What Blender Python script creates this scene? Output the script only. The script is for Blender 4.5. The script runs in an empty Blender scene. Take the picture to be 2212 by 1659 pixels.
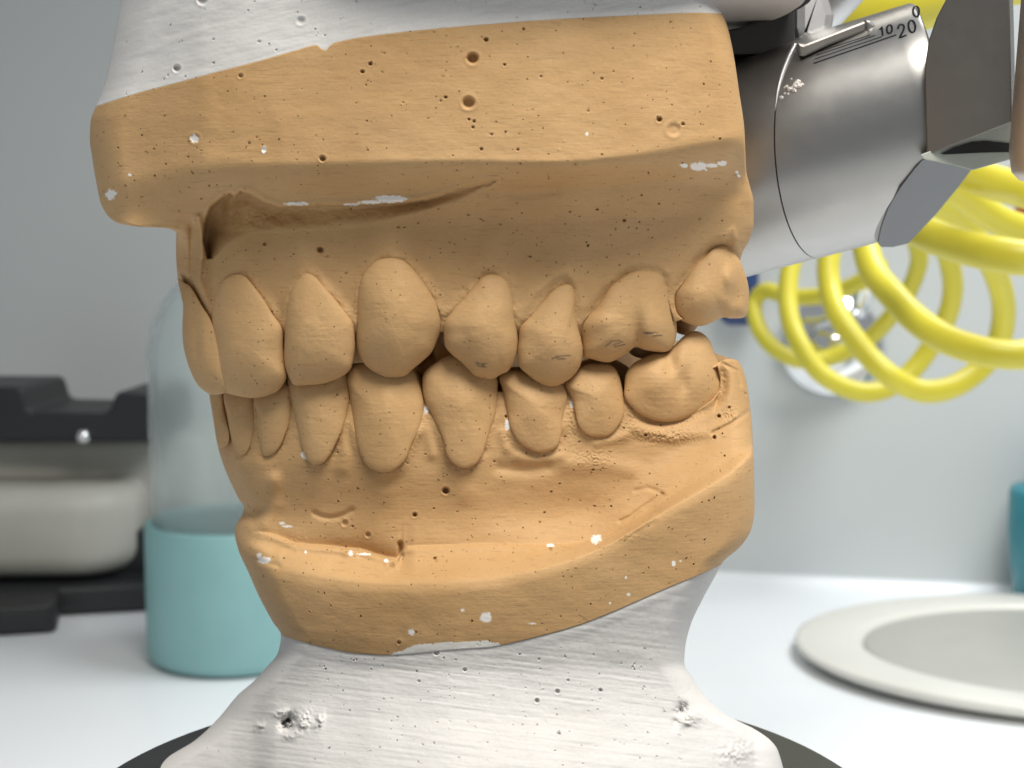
import bpy, bmesh, math
import numpy as np
from mathutils import Vector, Matrix

S = bpy.context.scene
COL = S.collection
MM = 0.001
rng = np.random.RandomState(7)

# ------------------------------------------------------------------ camera
F = 3072.0                      # focal length in picture units (picture is 2212 x 1659 of them)
PIT = math.radians(5.0)
CAM = np.array([0.0, -140.0 * math.cos(PIT), 140.0 * math.sin(PIT)])
cd = bpy.data.cameras.new("camera"); cam = bpy.data.objects.new("camera", cd); COL.objects.link(cam)
cam.location = tuple(CAM * MM); cam.rotation_euler = (math.radians(90) - PIT, 0, 0)
cd.sensor_width = 36; cd.lens = 50; cd.clip_start = 0.005; cd.clip_end = 20
cd.dof.use_dof = True; cd.dof.focus_distance = 0.141; cd.dof.aperture_fstop = 54
S.camera = cam

# ------------------------------------------------------------------ light
w = bpy.data.worlds.new("World"); S.world = w; w.use_nodes = True
w.node_tree.nodes["Background"].inputs[0].default_value = (0.93, 0.97, 1.0, 1)
w.node_tree.nodes["Background"].inputs[1].default_value = 0.32
def lamp(name, loc, target, size, power, color, sy=None):
    l = bpy.data.lights.new(name, 'AREA'); l.shape = 'RECTANGLE'; l.size = size; l.size_y = sy or size
    l.energy = power; l.color = color
    o = bpy.data.objects.new(name, l); COL.objects.link(o); o.location = loc
    d = Vector(target) - Vector(loc); o.rotation_euler = d.to_track_quat('-Z', 'Y').to_euler()
    return o
lc = lamp("ceiling_lamp", (0.10, -0.19, 0.38), (0.0, 0.0, 0.0), 0.24, .98, (1.0, 0.95, 0.87), 0.16)
lb = lamp("bench_fill_light", (0.30, 0.28, 0.42), (0.18, 0.30, -0.14), 0.35, 1.65, (0.95, 0.98, 1.0), 0.25)  # unseen fill light, added to brighten the wall and worktop
lb.data.spread = math.radians(120); lc.data.spread = math.radians(100)
S.view_settings.view_transform = 'Standard'; S.view_settings.look = 'None'
S.view_settings.exposure = 0.0; S.view_settings.gamma = 1
S.cycles.max_bounces = 8; S.cycles.use_denoising = True

# ------------------------------------------------------------------ geometry helpers
sp_, cp_ = math.sin(PIT), math.cos(PIT)
def ray(px, py):
    a = (np.asarray(px, float) - 1106.0) / F; b = (829.5 - np.asarray(py, float)) / F
    return np.stack(np.broadcast_arrays(a, cp_ + b * sp_, -sp_ + b * cp_), -1)
def W(px, py, Y):               # the place at depth Y (mm) seen at a spot of the photograph
    d = ray(px, py); t = (np.asarray(Y, float) - CAM[1]) / d[..., 1]
    return CAM + d * t[..., None]
TABLE = CAM[2] - 150.0
def on_table(px, py, z=TABLE):
    d = ray(px, py); t = (z - CAM[2]) / d[..., 2]
    return CAM + d * t[..., None]
def ss(x): x = np.clip(x, 0, 1); return x * x * (3 - 2 * x)
TBL = np.random.RandomState(3).rand(256, 256)
def vnoise(x, y):
    xi = np.floor(x).astype(int); yi = np.floor(y).astype(int); fx = ss(x - xi); fy = ss(y - yi)
    a = TBL[yi % 256, xi % 256]; b = TBL[yi % 256, (xi + 1) % 256]; c = TBL[(yi + 1) % 256, xi % 256]; d = TBL[(yi + 1) % 256, (xi + 1) % 256]
    return (a * (1 - fx) + b * fx) * (1 - fy) + (c * (1 - fx) + d * fx) * fy - 0.5
def fbm(x, y, n=3):
    s = 0; a = 1
    for i in range(n): s = s + a * vnoise(x * 2 ** i + 17 * i, y * 2 ** i + 5 * i); a *= .5
    return s
def curve(pts):                 # monotone cubic through the points
    a = np.array(pts, float); x, z = a[:, 0], a[:, 1]; h = np.diff(x); d = np.diff(z) / h; m = np.zeros_like(z)
    if len(x) > 2:
        p, q = d[:-1], d[1:]; m[1:-1] = np.where(p * q > 0, 2 * p * q / np.where(p * q > 0, p + q, 1), 0)
    m[0] = d[0]; m[-1] = d[-1]
    def f(v):
        v = np.clip(np.asarray(v, float), x[0], x[-1]); k = np.clip(np.searchsorted(x, v, side='right') - 1, 0, len(h) - 1); t = (v - x[k]) / h[k]
        return z[k] * (1 + 2 * t) * (1 - t) ** 2 + z[k + 1] * t * t * (3 - 2 * t) + h[k] * t * (1 - t) * ((1 - t) * m[k] - t * m[k + 1])
    return f
class RBF:
    def __init__(s, pts, c=0.5):
        p = np.array(pts, float); s.p = p[:, :2] / 100; s.c = c; n = len(p)
        K = np.sqrt(((s.p[:, None] - s.p[None]) ** 2).sum(-1) + c * c)
        P = np.c_[np.ones(n), s.p]; A = np.block([[K - 0.02 * np.eye(n), P], [P.T, np.zeros((3, 3))]])
        s.w = np.linalg.solve(A, np.r_[p[:, 2], 0, 0, 0])
    def __call__(s, px, py):
        x = px / 100; y = py / 100; r = s.w[-3] + s.w[-2] * x + s.w[-1] * y
        for (a, b), w_ in zip(s.p, s.w): r = r + w_ * np.sqrt((x - a) ** 2 + (y - b) ** 2 + s.c ** 2)
        return r
def bands(px, py, B):            # smooth profile down each column through a stack of feature lines (height curve, depth curve)
    y = np.stack([b[0](px) for b in B]); z = np.stack([b[1](px) for b in B])
    h = np.maximum(np.diff(y, axis=0), 1); d = np.diff(z, axis=0) / h; m = np.zeros_like(z); m[0] = d[0]; m[-1] = d[-1]
    a, b = d[:-1], d[1:]; m[1:-1] = np.where(a * b > 0, 2 * a * b / (a + b + np.where(a + b == 0, 1e-9, 0)), 0)
    r = z[0] + (py - y[0]) * m[0]
    for k in range(len(B) - 1):
        t = np.clip((py - y[k]) / h[k], 0, 1); v = z[k] * (1 + 2 * t) * (1 - t) ** 2 + z[k + 1] * t * t * (3 - 2 * t) + h[k] * t * (1 - t) * ((1 - t) * m[k] - t * m[k + 1])
        r = np.where(py >= y[k], v, r)
    return np.where(py > y[-1], z[-1] + (py - y[-1]) * m[-1], r)
def dist_line(px, py, pts, closed=False):
    p = np.array(pts, float); q = np.roll(p, -1, 0) if closed else p[1:]; p = p if closed else p[:-1]
    best = np.full(px.shape, 1e9)
    for (x0, y0), (x1, y1) in zip(p, q):
        dx, dy = x1 - x0, y1 - y0; L = dx * dx + dy * dy + 1e-9
        t = np.clip(((px - x0) * dx + (py - y0) * dy) / L, 0, 1)
        best = np.minimum(best, (px - x0 - t * dx) ** 2 + (py - y0 - t * dy) ** 2)
    return np.sqrt(best)
def inside(px, py, pts):
    p = np.array(pts, float); q = np.roll(p, -1, 0); r = np.zeros(px.shape, bool)
    for (x0, y0), (x1, y1) in zip(p, q):
        if y0 == y1: continue
        r ^= ((y0 > py) != (y1 > py)) & (px < (x1 - x0) * (py - y0) / (y1 - y0) + x0)
    return r
def smooth_loop(pts, n):
    p = np.array(pts, float); m = len(p); out = []
    for i in range(m):
        a, b, c, d = p[i - 1], p[i], p[(i + 1) % m], p[(i + 2) % m]
        for t in np.arange(0, 1, .1):
            out.append(.5 * ((2 * b) + (c - a) * t + (2 * a - 5 * b + 4 * c - d) * t * t + (3 * b - a - 3 * c + d) * t ** 3))
    o = np.array(out); L = np.r_[0, np.cumsum(np.linalg.norm(np.diff(np.vstack([o, o[:1]]), axis=0), axis=1))]
    o = np.vstack([o, o[:1]]); s = np.linspace(0, L[-1], n, endpoint=False)
    return np.c_[np.interp(s, L, o[:, 0]), np.interp(s, L, o[:, 1])]

# ------------------------------------------------------------------ object helpers
def empty(name, loc, label, cat, group=None):
    o = bpy.data.objects.new(name, None); COL.objects.link(o); o.location = tuple(np.array(loc) * MM)
    o.empty_display_size = 0.01; tag(o, label, cat, group); return o
def tag(o, label=None, cat=None, group=None, kind=None):
    if label: o['label'] = label
    if cat: o['category'] = cat
    if group: o['group'] = group
    if kind: o['kind'] = kind
    return o
bpy.context.view_layer.update()
def link(name, me, mat, parent=None):
    if mat: me.materials.append(mat)
    o = bpy.data.objects.new(name, me); COL.objects.link(o)
    if parent is not None:
        o.parent = parent; r = Vector((0, 0, 0)); p = parent
        while p: r += p.location; p = p.parent
        me.transform(Matrix.Translation(-r))
    return o
def mesh_np(name, V, faces, mat, parent=None, smooth=True, paint=None):
    me = bpy.data.meshes.new(name)
    me.from_pydata([tuple(v) for v in (np.asarray(V) * MM)], [], faces if isinstance(faces, list) else faces.tolist())
    me.polygons.foreach_set('use_smooth', [smooth] * len(me.polygons))
    if paint is not None:
        at = me.color_attributes.new('paint', 'FLOAT_COLOR', 'POINT')
        at.data.foreach_set('color', np.ascontiguousarray(paint, np.float32).ravel())
    me.update()
    return link(name, me, mat, parent)
def grid_faces(nr, nc, closed=True, flip=False, off=0):
    r = np.arange(nr - 1)[:, None]; c = np.arange(nc if closed else nc - 1)[None]
    a = r * nc + c; b = r * nc + (c + 1) % nc; d = a + nc; e = b + nc
    q = np.stack([a, b, e, d] if not flip else [a, d, e, b], -1).reshape(-1, 4) + off
    return q
def grid_solid(name, P, mat, parent, cap0=None, cap1=None, flip=False, paint=None, smooth=True):
    nr, nc, _ = P.shape; V = P.reshape(-1, 3); f = grid_faces(nr, nc, True, flip).tolist()
    n = len(V); ex = []
    for row, cap, fl in ((0, cap0, flip), (nr - 1, cap1, not flip)):
        c = P[row].mean(0) if cap is None else np.array(cap)
        ex.append(c); k = n + len(ex) - 1; o = row * nc
        for i in range(nc):
            a, b = o + i, o + (i + 1) % nc
            f.append([k, b, a] if not fl else [k, a, b])
    V = np.vstack([V, ex])
    if paint is not None: paint = np.vstack([paint.reshape(-1, 4), np.zeros((2, 4))])
    return mesh_np(name, V, f, mat, parent, smooth, paint)
def sweep(name, pts, rad, mat, parent=None, n=14, sub=10):
    p = np.array(pts, float); out = []
    q = np.vstack([2 * p[0] - p[1], p, 2 * p[-1] - p[-2]])
    for i in range(len(p) - 1):
        a, b, c, d = q[i:i + 4]
        for t in np.arange(0, 1, 1 / sub): out.append(.5 * ((2 * b) + (c - a) * t + (2 * a - 5 * b + 4 * c - d) * t * t + (3 * b - a - 3 * c + d) * t ** 3))
    out.append(p[-1]); o = np.array(out); T = np.gradient(o, axis=0); T /= np.linalg.norm(T, axis=1)[:, None]
    N = np.cross(T[0], [0, 0, 1.]); 
    if np.linalg.norm(N) < .1: N = np.cross(T[0], [1., 0, 0])
    N /= np.linalg.norm(N); rings = []
    R = np.broadcast_to(np.asarray(rad, float), (len(o),)) if np.ndim(rad) == 0 else np.interp(np.linspace(0, 1, len(o)), np.linspace(0, 1, len(rad)), rad)
    for i in range(len(o)):
        N = N - T[i] * N.dot(T[i]); N /= np.linalg.norm(N); B = np.cross(T[i], N)
        a = np.linspace(0, 2 * math.pi, n, endpoint=False)[:, None]
        rings.append(o[i] + R[i] * (np.cos(a) * N + np.sin(a) * B))
    return grid_solid(name, np.array(rings), mat, parent)
def lathe(name, prof, mat, parent=None, c=(0, 0, 0), n=64, axis=None, sx=1, sy=1, smooth=True):
    a = np.linspace(0, 2 * math.pi, n, endpoint=False)
    P = np.array([[(r * math.cos(t) * sx, r * math.sin(t) * sy, z) for t in a] for r, z in prof])
    if axis is not None:
        q = Vector((0, 0, 1)).rotation_difference(Vector(axis)).to_matrix(); P = P @ np.array(q).T
    return grid_solid(name, P + np.array(c), mat, parent, smooth=smooth)
def shade_auto(o, ang=35):
    me = o.data; bm = bmesh.new(); bm.from_mesh(me)
    for e in bm.edges:
        if len(e.link_faces) == 2 and e.calc_face_angle(0) > math.radians(ang): e.smooth = False
    bm.to_mesh(me); bm.free(); return o
def box(name, c, dims, mat, parent=None, rz=0, bev=1.0, seg=3, vert_bev=None):
    bm = bmesh.new(); bmesh.ops.create_cube(bm, size=1)
    for v in bm.verts: v.co = Vector((v.co.x * dims[0], v.co.y * dims[1], v.co.z * dims[2]))
    if vert_bev:
        es = [e for e in bm.edges if abs(e.verts[0].co.z - e.verts[1].co.z) > 1e-6]
        bmesh.ops.bevel(bm, geom=es, offset=vert_bev, segments=10, affect='EDGES', profile=.5)
    if bev:
        es = [e for e in bm.edges if e.calc_face_angle(0) > .6]
        bmesh.ops.bevel(bm, geom=es, offset=bev, segments=seg, affect='EDGES', profile=.5)
    bm.transform(Matrix.Scale(MM, 4) @ Matrix.Translation(Vector(c)) @ Matrix.Rotation(rz, 4, 'Z'))
    me = bpy.data.meshes.new(name); bm.to_mesh(me); bm.free()
    for p in me.polygons: p.use_smooth = True
    return shade_auto(link(name, me, mat, parent))
def prism(name, poly, thick, mat, parent=None, bev=.5):     # poly: 3D points (mm) in order; thick: offset vector
    bm = bmesh.new(); vs = [bm.verts.new(Vector(p)) for p in poly]; f = bm.faces.new(vs)
    r = bmesh.ops.extrude_face_region(bm, geom=[f]); nv = [g for g in r['geom'] if isinstance(g, bmesh.types.BMVert)]
    bmesh.ops.translate(bm, vec=Vector(thick), verts=nv)
    bmesh.ops.recalc_face_normals(bm, faces=bm.faces)
    if bev:
        es = [e for e in bm.edges if e.calc_face_angle(0) > .5]
        bmesh.ops.bevel(bm, geom=es, offset=bev, segments=2, affect='EDGES', profile=.5)
    bm.transform(Matrix.Scale(MM, 4)); me = bpy.data.meshes.new(name); bm.to_mesh(me); bm.free()
    return shade_auto(link(name, me, mat, parent))

# ------------------------------------------------------------------ materials
class NT:
    def __init__(s, name):
        s.m = bpy.data.materials.new(name); s.m.use_nodes = True; s.t = s.m.node_tree; s.b = s.t.nodes['Principled BSDF']
    def n(s, typ, **k):
        x = s.t.nodes.new(typ)
        for a, v in k.items():
            if a.startswith('i_'): x.inputs[a[2:].replace('_', ' ')].default_value = v
            else: setattr(x, a, v)
        return x
    def l(s, a, b): s.t.links.new(a, b)
    def obj(s, scale=(1, 1, 1)):
        c = s.n('ShaderNodeTexCoord'); m = s.n('ShaderNodeMapping'); m.inputs['Scale'].default_value = scale
        s.l(c.outputs['Object'], m.inputs[0]); return m.outputs[0]
    def noise(s, vec, scale, detail=3, rough=.5):
        x = s.n('ShaderNodeTexNoise'); x.inputs['Scale'].default_value = scale; x.inputs['Detail'].default_value = detail
        x.inputs['Roughness'].default_value = rough; s.l(vec, x.inputs['Vector']); return x.outputs[0]
    def ramp(s, fac, stops):
        x = s.n('ShaderNodeValToRGB'); s.l(fac, x.inputs[0]); e = x.color_ramp.elements
        for i, (p, c) in enumerate(stops):
            if i > 1: e.new(p)
            e[i].position = p; e[i].color = (*c, 1) if len(c) == 3 else c
        return x.outputs[0]
    def mix(s, f, a, b, mode='MIX'):
        x = s.n('ShaderNodeMix', data_type='RGBA', blend_type=mode)
        for v, i in ((f, 0), (a, 6), (b, 7)):
            if hasattr(v, 'is_linked'): s.l(v, x.inputs[i])
            else: x.inputs[i].default_value = v if i == 0 else (*v, 1)
        return x.outputs[2]
    def math(s, op, a, b=None, c=None, clamp=False):
        x = s.n('ShaderNodeMath', operation=op, use_clamp=clamp)
        for i, v in enumerate((a, b, c)):
            if v is None: continue
            if hasattr(v, 'is_linked'): s.l(v, x.inputs[i])
            else: x.inputs[i].default_value = v
        return x.outputs[0]
    def bump(s, h, strength, dist, normal=None):
        x = s.n('ShaderNodeBump'); x.inputs['Strength'].default_value = strength; x.inputs['Distance'].default_value = dist
        s.l(h, x.inputs['Height'])
        if normal: s.l(normal, x.inputs['Normal'])
        return x.outputs[0]
def plain(name, col, rough=.5, metal=0, var=.06, scale=60, bump=0.0, spec=.5, coat=0):
    t = NT(name); v = t.obj(); n_ = t.noise(v, scale, 4)
    a = tuple(max(0, c * (1 - var)) for c in col); b = tuple(min(1, c * (1 + var)) for c in col)
    t.l(t.ramp(n_, [(.3, a), (.7, b)]), t.b.inputs['Base Color'])
    t.b.inputs['Roughness'].default_value = rough; t.b.inputs['Metallic'].default_value = metal
    t.b.inputs['Specular IOR Level'].default_value = spec; t.b.inputs['Coat Weight'].default_value = coat
    if bump: t.l(t.bump(t.noise(v, scale * 8, 3), bump, .0003), t.b.inputs['Normal'])
    return t.m
def stone(name, c0, c1, pore, streak, white=(.80, .78, .74), pore_n=.2, sss=0.0, bmp=.5):
    t = NT(name); v = t.obj(); at = t.n('ShaderNodeAttribute', attribute_name='paint'); sep = t.n('ShaderNodeSeparateColor'); t.l(at.outputs['Color'], sep.inputs[0])
    big = t.noise(v, 90, 4, .55); vs = t.obj((60, 60, 700)); st = t.noise(vs, 6, 4, .7)
    col = t.ramp(big, [(.25, c0), (.75, c1)])
    fine = t.noise(v, 3500, 3, .6)
    col = t.mix(t.math('MULTIPLY', fine, .28), col, tuple(c * .55 for c in c0))
    streaks = t.ramp(st, [(.34, (1, 1, 1)), (.43, (0, 0, 0))])
    col = t.mix(t.math('MULTIPLY', streaks, streak), col, tuple(c * .6 for c in c0))
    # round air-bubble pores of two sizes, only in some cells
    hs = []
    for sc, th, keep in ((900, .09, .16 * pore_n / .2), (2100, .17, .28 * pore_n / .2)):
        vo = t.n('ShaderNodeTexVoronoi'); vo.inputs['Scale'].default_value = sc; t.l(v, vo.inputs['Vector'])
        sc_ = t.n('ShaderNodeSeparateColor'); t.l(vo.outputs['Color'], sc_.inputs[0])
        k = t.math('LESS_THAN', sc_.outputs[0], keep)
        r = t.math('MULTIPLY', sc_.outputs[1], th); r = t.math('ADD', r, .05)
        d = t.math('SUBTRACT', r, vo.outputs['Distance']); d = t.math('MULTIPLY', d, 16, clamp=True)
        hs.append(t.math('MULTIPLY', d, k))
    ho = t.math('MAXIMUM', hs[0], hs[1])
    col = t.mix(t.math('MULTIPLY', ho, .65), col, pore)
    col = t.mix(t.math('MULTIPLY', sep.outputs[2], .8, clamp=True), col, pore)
    wn = t.math('MULTIPLY', sep.outputs[0], 1.0, clamp=True)
    col = t.mix(wn, col, white)
    ink = t.math('MULTIPLY', sep.outputs[1], .85, clamp=True); col = t.mix(ink, col, (.035, .04, .045))
    t.l(col, t.b.inputs['Base Color']); t.b.inputs['Roughness'].default_value = .62
    t.b.inputs['Specular IOR Level'].default_value = .28
    if sss:
        t.b.inputs['Subsurface Weight'].default_value = sss; t.b.inputs['Subsurface Scale'].default_value = .0006
        t.b.inputs['Subsurface Radius'].default_value = (1, .55, .25)
    h = t.math('MULTIPLY', fine, .35); h = t.math('ADD', h, t.math('MULTIPLY', st, .8)); h = t.math('ADD', h, t.math('MULTIPLY', t.noise(v, 1100, 4, .6), .6))
    n1 = t.bump(h, bmp, .00007)
    n2 = t.bump(t.math('MULTIPLY', ho, -1), .9, .00012, n1)
    t.l(n2, t.b.inputs['Normal']); return t.m
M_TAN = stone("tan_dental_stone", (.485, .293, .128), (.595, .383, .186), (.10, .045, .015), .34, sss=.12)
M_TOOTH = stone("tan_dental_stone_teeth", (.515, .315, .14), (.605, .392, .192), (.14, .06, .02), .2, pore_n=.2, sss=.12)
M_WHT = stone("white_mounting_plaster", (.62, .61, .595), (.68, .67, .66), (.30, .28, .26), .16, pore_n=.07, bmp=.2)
M_CHUNK = plain("plaster_crumb", (.75, .72, .69), .8, bump=.6, scale=400)

def metal(name, col, rough, aniso=.0, speck=True):
    t = NT(name); v = t.obj(); t.b.inputs['Metallic'].default_value = 1
    t.l(t.ramp(t.noise(v, 120, 4), [(.1, tuple(c * .95 for c in col)), (.9, col)]), t.b.inputs['Base Color'])
    vv = t.obj((300, 1500, 1500)); n_ = t.noise(v, 2500, 3, .7)
    t.l(t.ramp(t.noise(v, 500, 3), [(.2, (rough * .93,) * 3), (.8, (rough * 1.1,) * 3)]), t.b.inputs['Roughness'])
    t.l(t.bump(n_, .035, .00003), t.b.inputs['Normal']); return t.m
M_STEEL = metal("brushed_steel", (.37, .365, .355), .34)
M_STEEL_D = metal("milled_steel", (.27, .255, .235), .45)
M_PALE = metal("satin_aluminium", (.66, .66, .67), .5)
M_GREYF = plain("dull_ground_face", (.21, .215, .225), .6, spec=.3, var=.04, bump=.1)
M_CHROME = metal("chrome", (.85, .86, .87), .06)
M_BLACK = plain("black_plastic", (.014, .015, .017), .45)
M_BLACKM = plain("blackened_steel", (.03, .03, .03), .45)
M_PAINT = plain("black_paint", (.006, .007, .012), .8, spec=.15)

# ------------------------------------------------------------------ the setting
M_WALL = plain("wall_paint", (.60, .625, .62), .55, var=.02, scale=8)
M_TABLE = plain("white_laminate", (.86, .88, .90), .30, var=.01, scale=12, spec=.5)
t_ = box("table", (60, 240, TABLE - 12), (1900, 1100, 24), M_TABLE, bev=1.5); tag(t_, kind='structure')
wr = on_table(1591, 1238, TABLE + 3); wr2 = on_table(2070, 1259, TABLE + 3); wr[2] = wr2[2] = TABLE; dv = (wr2 - wr); ang = math.atan2(dv[1], dv[0]); dv /= np.linalg.norm(dv); nv = np.array([-dv[1], dv[0], 0])
wc = wr - dv * 60 + nv * 11
wb = box("wall", (wc[0], wc[1], TABLE + 330), (2400, 20, 660 + 40), M_WALL, rz=ang, bev=0); tag(wb, kind='structure')
cv = []                                                    # small cove where the worktop meets the wall
for s_ in np.linspace(-900, 900, 40):
    b0 = wr + dv * s_
    cv.append([b0 + nv * .95 - nv * (10 * (1 - math.cos(a))) * 0 - nv * (3 - 3 * math.sin(a)) + np.array([0, 0, 3 - 3 * math.cos(a) + .4]) for a in np.linspace(0, math.pi / 2, 10)])
    cv[-1].append(b0 + nv * 2 + np.array([0, 0, 3.4])); cv[-1].append(b0 + nv * 2 + np.array([0, 0, -.5])); cv[-1].append(b0 - nv * 3 + np.array([0, 0, -.5]))
co = grid_solid("wall_cove", np.array(cv), M_TABLE, None); shade_auto(co); tag(co, kind='structure')

# ------------------------------------------------------------------ dental casts: tooth outlines traced in the picture
UP = dict(
 A=[(384,603),(400,612),(414,622),(436,660),(456,692),(475,740),(490,800),(492,840),(480,851),(452,851),(427,831),(410,798),(397,752),(394,709),(395,652)],
 B=[(510,593),(486,603),(473,623),(463,652),(458,692),(461,725),(465,775),(469,811),(480,844),(496,851),(516,856),(543,860),(569,857),(596,847),(612,831),(619,813),(615,785),(612,752),(609,709),(589,679),(569,646),(549,619),(530,598)],
 C=[(658,591),(635,616),(624,649),(617,692),(614,742),(613,775),(617,798),(627,821),(637,832),(665,832),(701,828),(734,816),(757,798),(764,772),(767,745),(764,705),(754,685),(734,659),(715,636),(695,613),(678,596)],
 D=[(841,557),(870,562),(892,581),(914,609),(933,637),(948,662),(956,691),(953,713),(944,735),(933,760),(914,779),(890,799),(875,812),(850,816),(827,813),(797,796),(781,778),(772,758),(768,725),(770,676),(774,633),(784,596),(810,565)],
 E=[(1043,598),(1024,618),(999,647),(977,669),(958,697),(958,722),(961,747),(974,764),(992,779),(1011,797),(1024,811),(1043,817),(1065,818),(1084,808),(1099,800),(1115,772),(1120,741),(1118,716),(1113,684),(1108,646),(1099,612),(1084,597),(1062,593)],
 F=[(1228,614),(1209,618),(1190,631),(1168,656),(1146,681),(1124,706),(1120,735),(1117,760),(1121,790),(1137,807),(1156,822),(1178,833),(1200,834),(1219,826),(1237,813),(1253,791),(1259,760),(1256,735),(1247,700),(1242,669),(1242,640),(1237,622)],
 G=[(1385,583),(1362,589),(1339,603),(1319,619),(1303,642),(1286,665),(1266,682),(1252,705),(1256,735),(1260,768),(1276,775),(1309,783),(1329,778),(1352,765),(1372,750),(1392,756),(1418,760),(1438,760),(1452,751),(1461,725),(1461,698),(1453,669),(1445,642),(1437,613),(1432,596),(1418,586)],
 H=[(1541,537),(1521,556),(1498,576),(1475,606),(1455,632),(1452,656),(1458,679),(1471,692),(1495,702),(1518,704),(1541,695),(1561,686),(1580,688),(1612,682),(1618,642),(1615,609),(1604,576),(1597,560),(1580,540),(1564,530)])
LO = dict(
 A=[(452,844),(458,890),(463,923),(470,960),(480,967),(493,957),(495,933),(486,890),(481,845),(466,825)],
 B=[(480,845),(488,890),(496,933),(505,963),(516,982),(529,981),(539,967),(546,940),(553,907),(551,874),(546,840),(512,826)],
 C=[(546,850),(551,890),(556,933),(563,964),(571,984),(589,981),(604,966),(616,940),(625,917),(632,890),(632,857),(624,826),(580,815)],
 D=[(620,820),(627,867),(638,907),(647,940),(653,968),(662,991),(677,1003),(696,1001),(712,984),(727,955),(739,930),(751,890),(756,857),(750,811),(735,790),(640,795)],
 E=[(749,811),(752,844),(758,877),(763,910),(769,947),(777,976),(791,1003),(814,1018),(840,1019),(860,1009),(877,990),(890,957),(903,933),(913,900),(916,867),(907,831),(893,801),(860,782),(780,780)],
 F=[(917,804),(912,832),(917,863),(930,889),(945,920),(958,951),(964,980),(977,999),(999,1011),(1024,1005),(1040,986),(1049,961),(1058,929),(1070,898),(1073,873),(1075,841),(1074,816),(1060,790),(1010,770),(974,765),(945,780)],
 G=[(1078,815),(1084,838),(1090,867),(1096,892),(1102,923),(1118,951),(1137,967),(1162,977),(1184,975),(1203,964),(1212,939),(1217,898),(1225,873),(1228,854),(1217,829),(1190,812),(1153,804),(1121,799),(1093,801)],
 H=[(1220,828),(1228,847),(1237,867),(1242,890),(1250,920),(1270,940),(1293,943),(1316,940),(1336,920),(1348,894),(1347,864),(1342,828),(1332,801),(1316,788),(1290,785),(1263,788),(1238,806)],
 I=[(1352,808),(1349,831),(1349,857),(1362,877),(1382,894),(1412,907),(1445,911),(1478,904),(1511,887),(1541,867),(1557,844),(1560,818),(1554,791),(1544,765),(1534,738),(1518,720),(1498,715),(1478,725),(1455,748),(1438,761),(1412,763),(1385,775),(1365,788)])
Gu = curve([(380,14.5),(400,12.2),(430,9.8),(460,8),(500,6),(540,4.5),(620,2.6),(690,1.4),(770,.5),(860,0),(950,.2),(1040,.8),(1190,2.5),(1360,5),(1530,8),(1620,10.5)])
Gl = curve([(440,17),(460,14.5),(480,12.5),(520,9.8),(570,7.6),(640,5.2),(700,3.9),(770,3.0),(860,2.4),(950,2.6),(1040,3.2),(1190,4.6),(1300,6),(1450,7.6),(1560,9.6),(1620,11)])

# soft relief on particular teeth: (x, y, half-width, half-height, amount mm outward)
REL_U = dict(E=[(1035,700,40,70,.35),(1000,720,18,50,-.15)], F=[(1195,730,30,60,.4),(1150,760,18,40,-.15)],
 G=[(1310,700,35,55,.55),(1420,700,28,50,.55),(1375,725,15,50,-.7)], H=[(1510,640,35,40,.4),(1575,600,13,26,.9),(1590,650,16,34,-.55),(1560,675,14,14,-.4),(1602,660,12,22,.5)],
 D=[(850,680,45,90,.25)], B=[(500,740,18,60,.12),(560,760,20,60,.12)], C=[(665,740,20,60,.1)], A=[(440,740,10,60,.2),(425,760,6,60,-.2)])
REL_L = dict(I=[(1415,825,34,42,.5),(1522,792,28,46,.6),(1450,785,15,26,-.6),(1474,828,16,28,-.55)], F=[(1000,860,30,50,.3)], G=[(1150,870,35,50,.3)],
 E=[(835,880,30,80,.3)], H=[(1290,850,30,40,.3)])
def relief(px, py, lst):
    r = 0
    for x, y, a, b, k in lst: r = r + k * np.exp(-((px - x) / a) ** 2 - ((py - y) / b) ** 2)
    return r
# filled bubbles and plaster smears (white), ink ticks, big open bubbles
WHITE_U = [(421,299,10,9),(240,421,12,12),(570,323,5,8),(280,377,4,4),(1478,358,9,5),(1510,360,19,10),(1537,358,12,5),(1560,353,10,6),(1268,289,3,4),
  (640,440,26,4),(800,437,26,4),(845,430,34,8),(760,442,20,3),(1592,372,3,3),(1596,380,4,3)]
WHITE_L = [(1287,1165,11,10),(1050,1334,13,11),(889,1365,8,7),(999,1318,4,3),(1455,1218,5,6),(1470,1212,3,2),(571,1210,15,8),(560,1200,6,6),(620,1137,10,3),(610,1130,7,3),(660,1192,3,3),(758,1196,5,6),
  (786,1197,14,3),(835,1211,5,4),(1358,1284,4,3),(1318,1303,3,3),(1190,1178,8,4),(1352,1247,2,3),(1363,1323,7,7),(1096,917,6,12),(1236,872,5,10),(657,984,7,8),(1150,1347,8,2),(922,884,7,9)]
INK = [((1028,787),(1052,785)),((1032,791),(1050,793)),((1030,783),(1046,790)),((1192,774),(1218,769)),((1200,770),(1232,768)),((1205,776),(1222,775)),
  ((1308,748),(1322,737)),((1320,737),(1340,735)),((1325,745),(1345,738)),((1328,749),(1350,744)),((1390,719),(1415,718)),((1410,726),(1430,724)),((1396,721),(1410,720))]
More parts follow.
